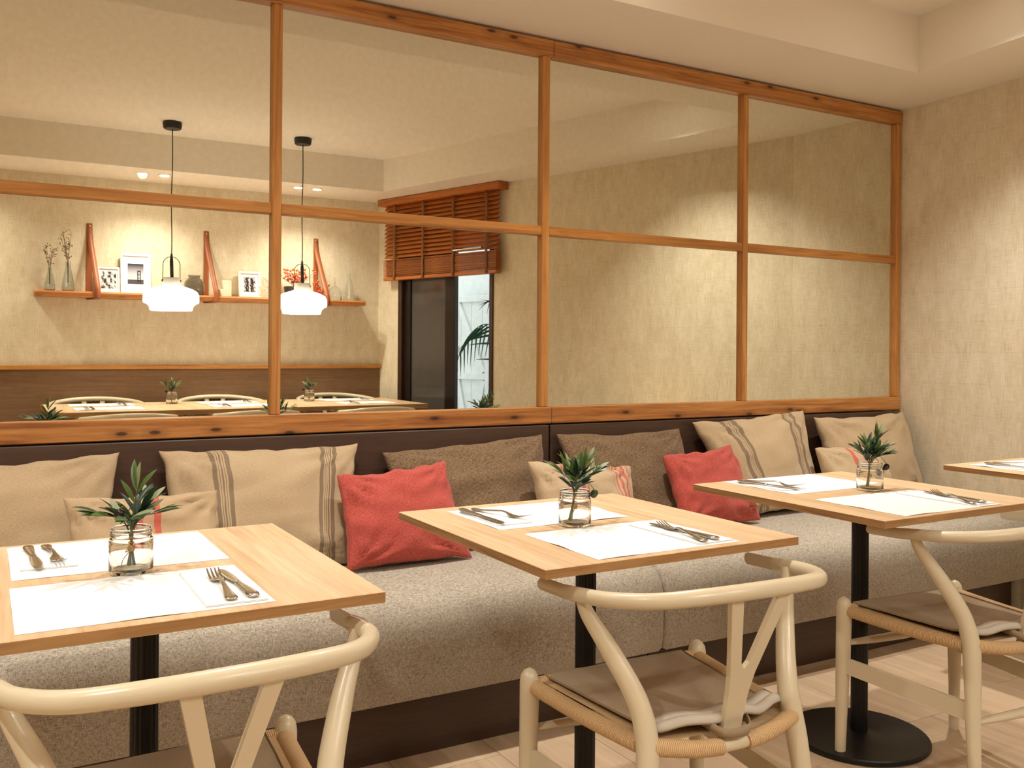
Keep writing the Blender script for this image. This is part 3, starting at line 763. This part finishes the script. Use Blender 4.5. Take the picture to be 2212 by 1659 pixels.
JR = .038
def make_jar(label):
    t = thing('glass_jar', label, 'jar', (0, 0, 0), 0, 'glass jars holding olive sprigs')
    outp = [(0, 0), (.030, 0), (.036, .002), (JR, .007), (JR, .058), (.0375, .062), (.0345, .065), (.0345, .0665), (.0362, .0675), (.0362, .0695), (.0345, .0705), (.0345, .0730), (.0358, .0740), (.0358, .0755), (.0345, .0765), (.0345, .0795), (.0352, .0812), (.0335, .0825)]
    inp = [(.0318, .0815), (.0315, .064), (.0345, .058), (.0350, .012), (.031, .0065), (0, .0060)]
    MB().lathe(outp + inp, 40).build('jar_glass', 'clear_glass', t, True, 45)
    return t
def make_sprig(label, loc, rz, seed, olives, tips):
    rnd = random.Random(seed)
    t = thing('olive_sprig', label, 'plant', loc, rz, 'olive sprigs in jars')
    for bi, (bx, by, ex, ey, ez, nl) in enumerate(tips):
        # stem: foot in the jar, bend at the rim, tip outside
        pts = spline([(bx, by, .012), (bx * .2, by * .2, .062), (ex * .35, ey * .35, .095 + .25 * (ez - .095)), (ex, ey, ez)], 6)
        MB().tube(pts, [.0019 - .0011 * i / (len(pts) - 1) for i in range(len(pts))], 7).build('stem', 'stem_brown' if bi % 2 else 'stem_green', t, True)
        n = len(pts)
        for k in range(nl):
            u = .52 + .46 * k / max(1, nl - 1); i = min(n - 2, int(u * (n - 1)))
            p = pts[i]; tan = (pts[i + 1] - pts[i]).normalized()
            az = k * 2.4 + rnd.uniform(-.5, .5) + bi
            side = Vector((math.cos(az), math.sin(az), rnd.uniform(-.15, .35)))
            d = (tan * (.55 + .5 * k / nl) + side * (.95 - .35 * k / nl)).normalized()
            low = k < nl * .45
            mt = rnd.choice(['leaf_dark', 'leaf_teal', 'leaf_teal', 'leaf_dark']) if low else rnd.choice(['leaf_mid', 'leaf_dark', 'leaf_pale', 'leaf_mid'])
            put_leaf(t, p, d, rnd.uniform(.044, .064), mt, rnd.uniform(-.7, .7))
        put_leaf(t, pts[-1], (pts[-1] - pts[-3]).normalized(), .050, 'leaf_pale', .4)
        put_leaf(t, pts[-1], ((pts[-1] - pts[-3]).normalized() + Vector((-.35, .1, .1))).normalized(), .045, 'leaf_mid', -.5)
    for ox, oy, oz, mt in olives:
        o = MB(); o.v, o.f, o.uv, o.mi = list(om.v), list(om.f), list(om.uv), list(om.mi)
        b = o.build('olive', mt, t, True); b.location = (ox, oy, oz); b.rotation_euler = (.3, .5, 0)
        MB().tube(spline([(0, 0, .085), (ox * .6, oy * .6, (oz + .11) / 2 + .01), (ox, oy, oz + .009)], 5), .0009, 6).build('olive_stalk', 'stem_green', t, True)
    # twine knot round the stems
    MB().lathe([(.0052, .040), (.0062, .043), (.0062, .049), (.0052, .052)], 14).build('twine_wrap', 'twine', t, True)
    MB().tube(spline([(.004, 0, .046), (-.006, -.008, .047), (-.010, -.006, .040), (-.003, -.006, .042), (-.014, -.010, .028), (-.019, -.012, .012)], 5), .0008, 6).build('twine_bow', 'twine', t, True)
    return t
zj = ZTOP + .0003
J1 = make_jar('glass jar with a green olive sprig on the left table'); J1.location = (.240, 1.796, zj)
J2 = dup(J1, (1.205, 1.795, zj), .6, 'glass jar with a grey-green olive sprig on the middle table')
J3 = dup(J1, (2.288, 1.845, zj), 1.2, 'glass jar with an upright olive sprig on the right table')
make_sprig('olive sprig with one black olive in the jar on the left table', J1.location, 0, 3, [(-.024, -.034, .113, 'olive_black')],
    [(.004, 0, .010, .004, .150, 7), (-.005, .004, -.050, -.006, .108, 11), (.006, -.004, .044, .008, .102, 11), (0, .005, .030, .020, .118, 6), (-.003, -.004, -.012, -.04, .100, 7)])
make_sprig('bushy grey-green olive sprig with one olive in the jar on the middle table', J2.location, 0, 11, [(.046, -.012, .072, 'olive_green')],
    [(-.014, .004, .034, .006, .138, 11), (-.012, 0, -.030, .004, .120, 12), (-.016, -.003, .066, .012, .120, 9), (-.010, .004, .005, .030, .126, 9), (-.012, -.004, -.012, -.030, .106, 9), (-.010, .002, .010, -.02, .128, 8)])
make_sprig('upright olive sprig with two dark olives in the jar on the right table', J3.location, 0, 21, [(.060, -.010, .066, 'olive_black'), (.052, .002, .052, 'olive_green')],
    [(-.012, .002, .042, .006, .152, 13), (-.010, .004, -.044, .004, .118, 12), (-.012, -.003, .070, -.006, .104, 11), (-.008, .002, .000, .012, .126, 10), (-.008, -.002, .03, -.012, .115, 9)])
J4 = dup(J1, (1.165, -.66, .7655), .4, 'small glass jar with a sprig on the long table in the mirror, left')
J5 = dup(J1, (2.14, -.63, .7655), 2.0, 'small glass jar with a sprig on the long table in the mirror, right')
make_sprig('olive sprig on the long table in the mirror, under the left lamp', J4.location, 2.5, 31, [(.02, .03, .085, 'olive_black')], [(.004, 0, -.01, .01, .140, 8), (-.004, .003, -.05, .01, .125, 8), (0, .004, .04, .02, .125, 8), (0, .004, .01, -.04, .115, 6)])
make_sprig('olive sprig on the long table in the mirror, under the right lamp', J5.location, 1.3, 41, [(-.02, .04, .085, 'olive_black')], [(.004, 0, .01, .02, .140, 8), (-.004, .003, -.05, .0, .120, 8), (0, .004, .05, .01, .115, 8), (0, .004, -.01, -.04, .115, 6)])

# ------------------------------------------------------------------ far wall: shelf, straps and its things
ZSH = 1.545
SH = thing('wall_shelf', 'rough-edged pine wall shelf hung on leather straps, seen in the mirror', 'shelf', (1.505, W, 0))
rows = []
for k in range(33):
    x = -1.185 + 2.37 * k / 32
    y1 = .172 + .006 * noise.noise(Vector((x * 3, 0, 0))); zb = ZSH - .040 + .008 * noise.noise(Vector((x * 4, 2, 0)))
    if k == 0: y1 -= .01
    rows.append([(x, .004, ZSH), (x, y1, ZSH), (x, y1 + .004, ZSH - .012), (x, y1 - .006, zb), (x, .004, zb), (x, .004, ZSH)])
m = MB().strip(rows); m.add(rows[0][:-1], [(0, 1, 2, 3, 4)]); m.add(rows[-1][:-1], [(4, 3, 2, 1, 0)])
m.build('board', 'shelf_wood', SH, True, 30)
for x in (.672, 1.478, 2.330):
    xx = x - 1.505
    pts = spline([(xx, .006, 2.035), (xx + .004, .020, 1.93), (xx + .022, .095, 1.75), (xx + .036, .172, 1.60), (xx + .040, .186, 1.548), (xx + .040, .187, 1.512), (xx + .038, .175, 1.497), (xx + .02, .09, 1.494), (xx, .004, 1.496)], 5)
    o = MB().strip([[(p.x - .019, p.y, p.z) for p in pts], [(p.x + .019, p.y, p.z) for p in pts]]).build('strap', 'leather', SH, True)
    so = o.modifiers.new('thickness', 'SOLIDIFY'); so.thickness = .004
    o = MB().bbox(xx - .019, xx + .019, .002, .006, 1.50, 2.04, .001).build('strap', 'leather', SH)
    MB().lathe([(0, 0), (.006, 0), (.006, .004), (0, .006)], 10, (0, 0, 0)).build('stud', 'steel', SH).matrix_local = Matrix.Translation((xx, .010, 2.02)) @ Matrix.Rotation(-PI / 2, 4, 'X')

ys = W + .095; zs_ = ZSH + .0005
def vase(name, label, x, H, R, neck, mat, cat='vase', y=ys, grp=None):
    t = thing(name, label, cat, (x, y, zs_), 0, grp)
    outp = [(0, 0), (R * .8, 0), (R * .98, H * .06), (R, H * .14), (R * .86, H * .38), (R * .52, H * .70), (neck, H * .84), (neck, H * .97), (neck * 1.15, H)]
    inp = [(max(.002, r - .0022), max(z, .004)) for r, z in reversed(outp[1:])] + [(0, .004)]
    MB().lathe(outp + inp, 28).build('body', mat, t, True, 60); return t
vase('glass_vase', 'small blue-grey glass vase with dry twigs at the left shelf end, in the mirror', .415, .160, .036, .012, 'blue_glass')
vase('glass_vase', 'taller clear glass vase with dry twigs on the shelf, in the mirror', .530, .205, .041, .017, 'blue_glass')
def twigs(label, x, z0, H, spread, n, seed, mat='dried_twig', blos=None, y=ys, name='dried_twigs', cat='dried flowers', bs=.004):
    rnd = random.Random(seed); t = thing(name, label, cat, (x, y, zs_))
    for k in range(n):
        dx, dy = rnd.uniform(-1, 1) * spread, rnd.uniform(-.35, .35) * spread * .6
        hh = H * rnd.uniform(.7, 1)
        pts = spline([(dx * .05, dy * .05, z0 * .3), (dx * .12, dy * .1, z0), (dx * .5, dy * .5, z0 + (hh - z0) * .55), (dx, dy, hh)], 4)
        m = MB().tube(pts, .0011, 5)
        bl = []
        for q in range(7):
            i = rnd.randrange(len(pts) * 2 // 5, len(pts)); p = pts[i]
            e = p + Vector((rnd.uniform(-.022, .022), rnd.uniform(-.012, .012), rnd.uniform(.006, .028)))
            m.tube([p, (p + e) / 2 + Vector((0, 0, .003)), e], .0008, 4); bl.append(e)
        m.build('twig', mat, t)
        if blos or bs:
            b = MB()
            for e in bl: b.lathe([(0, -bs), (bs * .8, -bs * .4), (bs, 0), (bs * .7, bs * .5), (0, bs)], 6, tuple(e))
            b.build('blossoms', blos or mat, t)
    return t
twigs('dry brown twigs in the small glass vase, in the mirror', .415, .155, .31, .05, 6, 3)
twigs('dry brown twigs in the taller glass vase, in the mirror', .530, .20, .43, .075, 8, 5)

def photo_mat(name, kind):
    n = NT(name, 0.4); tc = n.node('TexCoord'); s = n.node('SeparateXYZ', {0: tc.outputs['UV']}); u, v = s.outputs[0], s.outputs[1]
    BK, GY, WT = lin((30, 26, 30)), lin((128, 122, 126)), lin((214, 210, 208))
    def band(x, a, b):
        return n.math('MULTIPLY', n.math('GREATER_THAN', x, a), n.math('LESS_THAN', x, b))
    if kind == 'bridge':
        c = n.ramp(v, [(0, lin((60, 56, 62))), (.20, lin((90, 86, 92))), (.24, WT), (.55, lin((176, 170, 178))), (.95, lin((40, 36, 46)))])
        tower = n.math('MAXIMUM', n.math('MULTIPLY', n.math('MAXIMUM', band(u, .60, .66), band(u, .76, .82)), band(v, .1, .66)),
                       n.math('MULTIPLY', band(u, .60, .82), n.math('MAXIMUM', n.math('MAXIMUM', band(v, .60, .66), band(v, .44, .48)), n.math('MAXIMUM', band(v, .28, .32), band(v, .12, .17)))))
        c = n.mix(tower, c, BK); c = n.mix(n.math('MULTIPLY', band(v, .17, .20), .8), c, BK)
    elif kind == 'blots':
        nz = n.noise(n.node('Mapping', {'Vector': tc.outputs['UV'], 'Scale': (3, 2.4, 1)}).outputs[0], 1.4, 3)
        c = n.ramp(nz, [(.42, BK), (.46, GY), (.52, WT)], 'LINEAR')
    else:
        nz = n.noise(n.node('Mapping', {'Vector': tc.outputs['UV'], 'Scale': (5, 4, 1)}).outputs[0], 1.4, 3)
        fig = n.math('MAXIMUM', band(u, .16, .40), band(u, .58, .84))
        c = n.ramp(n.math('ADD', nz, n.math('MULTIPLY', fig, -.14)), [(.36, BK), (.44, lin((90, 60, 60))), (.52, WT)])
    n.col(c); M[name] = n.m
photo_mat('photo_bridge', 'bridge'); photo_mat('photo_blots', 'blots'); photo_mat('photo_people', 'people')
def picture(label, x, w_, h_, fr, pw_, ph_, mat, lean=.16, y=None):
    # leans back against the wall: the foot stands forward on the shelf
    y = W + .030 + h_ * math.sin(lean) if y is None else y
    t = thing('picture_frame', label, 'picture frame', (x, y, zs_)); t.rotation_euler = (lean, 0, 0)
    for a, b, c_, d in ((-w_ / 2, w_ / 2, 0, fr), (-w_ / 2, w_ / 2, h_ - fr, h_)): MB().bbox(a, b, -.010, .008, c_, d, .0015).build('frame_bar', 'frame_white', t)
    for a in (-w_ / 2, w_ / 2 - fr): MB().bbox(a, a + fr, -.010, .008, fr, h_ - fr, .0015).build('frame_bar', 'frame_white', t)
    MB().box(-w_ / 2 + fr, w_ / 2 - fr, -.008, .001, fr, h_ - fr).build('mat_board', 'paper_white', t)
    a, b = h_ / 2 - ph_ / 2, h_ / 2 + ph_ / 2
    MB().add([(pw_ / 2, .0016, a), (-pw_ / 2, .0016, a), (-pw_ / 2, .0016, b), (pw_ / 2, .0016, b)], [(0, 1, 2, 3)], [(1, 0), (0, 0), (0, 1), (1, 1)]).build('photo', mat, t)
    return t
picture('small white picture frame with a black and white photo on the shelf, in the mirror', .795, .150, .188, .014, .100, .125, 'photo_blots')
picture('large white picture frame with a bridge tower photo on the shelf, in the mirror', .975, .205, .292, .016, .108, .150, 'photo_bridge', .13)
picture('white picture frame with a photo of two figures beside the candles, in the mirror', 1.795, .168, .205, .018, .088, .115, 'photo_people')
t = thing('smoked_jar', 'dark smoked glass jar half behind the left lamp, in the mirror', 'jar', (1.375, ys, zs_))
outp = [(0, 0), (.058, 0), (.072, .012), (.076, .05), (.068, .10), (.046, .125), (.038, .135), (.044, .142), (.044, .150)]
MB().lathe(outp + [(max(.002, r - .003), max(z, .004)) for r, z in reversed(outp[1:])] + [(0, .004)], 30).build('body', 'smoke_glass', t, True, 60)
for lb, x, y, r, h_ in (('tall', 1.615, ys - .02, .036, .122), ('short', 1.578, ys + .035, .038, .052)):
    t = thing('pillar_candle', f'{lb} cream pillar candle on the shelf, in the mirror', 'candle', (x, y, zs_))
    MB().lathe([(0, 0), (r, 0), (r, h_ - .003), (r - .003, h_), (r * .6, h_ - .004), (0, h_ - .005)], 24).build('wax', 'candle_wax', t, True, 40)
    MB().tube([(0, 0, h_ - .006), (.001, 0, h_ + .008)], .0012, 5).build('wick', 'black_matte', t)
twigs('pale dried flowers beside the picture frame on the shelf, in the mirror', 1.930, .0, .175, .030, 7, 9, 'candle_wax', 'blossom_white', bs=.006)
t = thing('flower_pot', 'dark pot of orange flowers behind the right lamp, in the mirror', 'pot', (2.115, ys, zs_))
MB().lathe([(0, 0), (.052, 0), (.066, .085), (.066, .095), (.060, .095), (.056, .08), (0, .08)], 28).build('pot', 'pot_dark', t, True, 40)
twigs('orange blossoms in the dark pot on the shelf, in the mirror', 2.150, .09, .225, .16, 14, 17, 'dried_twig', 'blossom_orange', name='orange_flowers', cat='flowers', bs=.010)
twigs('orange blossoms trailing right of the lamp on the shelf, in the mirror', 2.345, .0, .13, .07, 9, 19, 'dried_twig', 'blossom_orange', name='orange_flowers', cat='flowers', bs=.009)
t = thing('glass_cloche', 'small clear glass cloche with a pointed top on the shelf, in the mirror', 'glass cloche', (2.458, ys, zs_))
outp = [(.052, 0), (.056, .004), (.056, .05), (.050, .078), (.032, .100), (.010, .112), (.006, .122), (.009, .130), (.004, .155), (.0015, .185)]
MB().lathe(outp + [(max(.0008, r - .002), max(z - .003, .0)) for r, z in reversed(outp)], 28).build('dome', 'clear_glass', t, True, 60)
t = thing('glass_cone', 'tall narrow clear glass cone at the right shelf end, in the mirror', 'vase', (2.572, ys, zs_))
outp = [(.046, 0), (.046, .006), (.034, .12), (.020, .19), (.010, .222), (.0, .225)]
MB().lathe([(0, 0)] + outp[:-1] + [(.008, .222), (.018, .19), (.032, .12), (.043, .008), (0, .006)], 28).build('body', 'clear_glass', t, True, 60)

# ------------------------------------------------------------------ pendant lamps
def make_pendant(label):
    t = thing('pendant_lamp', label, 'lamp', (0, 0, 0), 0, 'white glass pendant lamps over the long table')
    MB().lathe([(0, 0), (.057, 0), (.060, -.012), (.056, -.040), (.050, -.046), (0, -.046)], 32).build('canopy', 'black_matte', t, True, 40)
    MB().tube(spline([(0, 0, -.046), (.002, 0, -.25), (-.003, 0, -.5), (.001, 0, -.75), (0, 0, -.86)], 5), .0032, 8).build('cord', 'black_matte', t, True)
    z0 = -1.005
    MB().tube([(0, 0, -.85), (0, 0, -.90), (.004, 0, z0 - .02)], [.006, .011, .011], 12).build('grip', 'black_matte', t, True)
    pts = [(.052 * math.cos(a), 0, z0 + .085 + .05 * math.sin(a)) for a in [PI * k / 12 for k in range(13)]]
    pts = [(.054, 0, z0 - .03), (.053, 0, z0 + .03)] + pts + [(-.053, 0, z0 + .03), (-.054, 0, z0 - .03)]
    MB().tube(pts, .0022, 8).build('handle', 'black_matte', t, True)
    for sx in (-1, 1): MB().tube([(sx * .046, 0, z0 - .02), (sx * .060, 0, z0 - .02)], .009, 12).build('pivot', 'black_matte', t, True, 40)
    MB().lathe([(0, z0), (.050, z0), (.054, z0 - .006), (.054, z0 - .048)], 36).build('neck', 'opal_neck', t, True, 40)
    MB().lathe([(.054, z0 - .048), (.075, z0 - .056), (.125, z0 - .072), (.158, z0 - .090), (.170, z0 - .112), (.172, z0 - .150), (.168, z0 - .163), (.150, z0 - .170), (.136, z0 - .184), (.130, z0 - .206), (.128, z0 - .212), (0, z0 - .210)], 44).build('shade', 'lamp_opal', t, True, 40)
    return t
PA = make_pendant('white opal pendant lamp left of the pine stile, in the mirror'); PA.location = (1.070, -.15, ZT)
PB = dup(PA, (1.932, -.155, ZT), .3, 'white opal pendant lamp right of the pine stile, in the mirror')

# ------------------------------------------------------------------ downlights
def downlight(label, x, y, z, target, power, angle, blend=.7, group='recessed ceiling downlights'):
    t = thing('downlight', label, 'downlight', (x, y, z), 0, group)
    MB().lathe([(.030, -.001), (.044, -.001), (.046, -.004), (.042, -.007), (.032, -.005)], 28, closed=True).build('trim_ring', 'frame_white', t, True, 40)
    MB().lathe([(0, -.0022), (.030, -.0022), (.030, -.0034), (0, -.0034)], 24).build('lens', 'downlight_lens', t)
    spot('downlight_beam', t, (0, 0, -.012), (target[0] - x, target[1] - y, target[2] - z), power, angle, blend)
for i, (x, y) in enumerate(((.975, -.745), (1.120, -.738), (2.070, -.712), (2.215, -.712))):
    downlight('recessed downlight in the mirror, ' + ('first', 'second', 'third', 'fourth')[i] + ' from the left', x, y, ZS, (x, -.52, 1.2), P_FAR, 140, 1.0)
for x, tx, lb in ((.78, .72, 'left and middle'), (1.90, 1.90, 'middle and right')):
    downlight(f'recessed downlight above the gap between the {lb} tables', x, 2.32, ZT, (tx, 2.16, .6), P_TABLE * (1.0 if x < 1 else 1.25), 108, 1.0)
downlight('recessed downlight near the wallpaper wall above the right edge table', 3.10, 2.15, ZT, (3.55, 2.10, .5), P_WALL, 96, 1.0)
for x in (-.45, -1.55):  # lamps out of view, added to raise the ambient light
    downlight('added unseen fill downlight above the bench, ' + ('just left of the picture' if x > -1 else 'at the left end'), x, 2.32, ZT, (x, 2.16, .6), P_TABLE * .6, 108, 1.0)
    downlight('added unseen fill downlight along the shelf wall, ' + ('just left of the picture' if x > -1 else 'at the left end'), x + .2, -.74, ZS, (x + .2, -.80, 1.2), P_FAR, 140, 1.0)
    downlight('added unseen fill downlight in the middle of the ceiling, ' + ('behind the photographer' if x > -1 else 'at the left end'), x - .35, .85, ZT, (x - .35, .85, .6), P_FILL, 150, 1.0)  # extra fill, added to brighten walls and ceiling

# ------------------------------------------------------------------ wooden blind over the garden door
BL = onB(thing('wooden_blind', 'brown wooden slat blind half lowered over the garden door, in the mirror', 'blind'))
b0, b1 = 2.235, 3.50
MB().bbox(b0 - .045, b1 + .05, -.105, -.001, 2.318, 2.368, .003).build('valance', 'blind_wood', BL)
def slat_mesh():
    sec = [(-.0245, 0), (-.012, .0022), (0, .003), (.012, .0022), (.0245, 0), (.0245, -.0032), (.012, -.001), (0, -.0002), (-.012, -.001), (-.0245, -.0032)]
    return MB().prism(sec, lambda p: (b0, p[0], p[1]), lambda p: (b1, p[0], p[1]))
sl = slat_mesh().build('slat', 'blind_wood', BL)
for k in range(13):
    o = sl if k == 0 else sl.copy()
    if k: COL.objects.link(o); o.parent = BL
    o.location = (0, -.055, 2.300 - .0325 * k); o.rotation_euler = (math.radians(48), 0, 0)
for k in range(24):
    o = sl.copy(); COL.objects.link(o); o.parent = BL
    o.location = (random.uniform(-.003, .003), -.055 + random.uniform(-.004, .004), 1.878 - .0057 * k); o.rotation_euler = (math.radians(random.uniform(-2, 2)), 0, 0)
MB().bbox(b0, b1, -.083, -.028, 1.712, 1.738, .003).build('bottom_rail', 'blind_wood', BL)
for x in (2.33, 2.68, 3.02, 3.36):
    pts = [(x, -.088 - .003 * math.sin(k * 1.7), 2.315 - .6 * k / 24) for k in range(25)]
    o = MB().strip([[(p[0] - .012, p[1], p[2]) for p in pts], [(p[0] + .012, p[1], p[2]) for p in pts]]).build('ladder_tape', 'tape_brown', BL, True)
    so = o.modifiers.new('thickness', 'SOLIDIFY'); so.thickness = .0016
MB().tube([(2.36, -.10, 1.905), (2.66, -.10, 1.90)], .008, 10).build('pull_rod', 'steel', BL, True, 40)

# ------------------------------------------------------------------ garden behind the door
gnd = onB(MB().box(-.5, 7.0, .13, 4.0, -.08, -.02).build('ground', 'outside_ground')); struct(gnd, 'pale garden paving outside the door')
ow = onB(MB().box(1.0, 6.5, 1.34, 1.44, -.02, 3.0).build('wall_garden', 'outside_white')); struct(ow, 'white garden wall outside the door')
GT = onB(thing('garden_gate', 'white boarded gate with diagonal braces behind the door, in the mirror', 'gate'))
g0, g1, gy = 3.50, 4.06, 1.20
for k in range(4):
    a = g0 + (g1 - g0) * k / 4; MB().bbox(a + .001, a + (g1 - g0) / 4 - .001, gy + .012, gy + .035, .02, 1.66, .002).build('board', 'outside_white', GT)
for a in (g0, g1 - .085): MB().bbox(a, a + .085, gy - .012, gy + .012, .02, 1.66, .003).build('stile', 'outside_white', GT)
for z0, z1 in ((1.605, 1.66), (.88, .94), (.10, .18)): MB().bbox(g0 + .085, g1 - .085, gy - .010, gy + .012, z0, z1, .003).build('cross_rail', 'outside_white', GT)
def brace(xa, za, xb, zb):
    d = Vector((xb - xa, zb - za)).normalized(); n_ = Vector((-d.y, d.x)) * .026
    P_ = [(xa + n_.x, za + n_.y), (xb + n_.x, zb + n_.y), (xb - n_.x, zb - n_.y), (xa - n_.x, za - n_.y)]
    MB().prism(P_, lambda p: (p[0], gy - .006, p[1]), lambda p: (p[0], gy + .012, p[1])).build('brace', 'outside_white', GT)
brace(3.95, 1.60, 3.61, .95); brace(3.95, .875, 3.78, .185); brace(3.61, .875, 3.78, .185)
PL = onB(thing('palm_plant', 'green palm frond arching across the white gate, in the mirror', 'plant'))
def frond(pts, L, mat, n, w_=.014, seed=1, droop=1.0):
    rnd = random.Random(seed); sp2 = spline(pts, 8)
    MB().tube(sp2, [.006 - .004 * i / len(sp2) for i in range(len(sp2))], 7).build('rachis', mat, PL, True)
    for k in range(n):
        u = k / n; i = int(u * (len(sp2) - 2)); p = sp2[i]; tan = (sp2[i + 1] - sp2[i]).normalized()
        for sd in (-1, 1):
            d = (tan * .55 + Vector((0, sd * .30, -.85 * droop if sd > 0 else -.45 * droop))).normalized()
            ll = L * (.6 + .5 * math.sin(PI * (u * .8 + .15))) * rnd.uniform(.85, 1.1); q = Vector((0, 1, 0)).cross(d).normalized()
            rows = []
            for s_ in range(6):
                a = s_ / 5; c_ = p + d * (ll * a) + Vector((0, 0, -.05 * a * a * droop)); hw = w_ * math.sin(PI * min(.98, a * .8 + .12)) * (1 - a * .6)
                rows.append([c_ - q * hw, c_ + Vector((0, .002, 0)), c_ + q * hw])
            MB().strip(rows).build('leaflet', mat, PL, True)
frond([(2.70, .62, .55), (2.80, .60, 1.20), (2.98, .60, 1.37), (3.20, .60, 1.27), (3.36, .60, 1.03)], .26, 'palm_green', 15, .013, 4)
frond([(2.72, .62, .55), (2.74, .60, 1.25), (2.86, .60, 1.55), (3.02, .60, 1.55)], .16, 'palm_red', 9, .006, 6, .5)
MB().lathe([(0, 0), (.14, 0), (.17, .28), (.17, .31), (.15, .31), (.145, .27), (0, .27)], 28, (2.70, .62, -.02)).build('planter', 'pot_dark', PL, True, 40)
MB().tube([(2.70, .62, .2), (2.70, .62, .42), (2.705, .62, .58)], [.03, .024, .016], 10).build('trunk', 'stem_brown', PL, True)
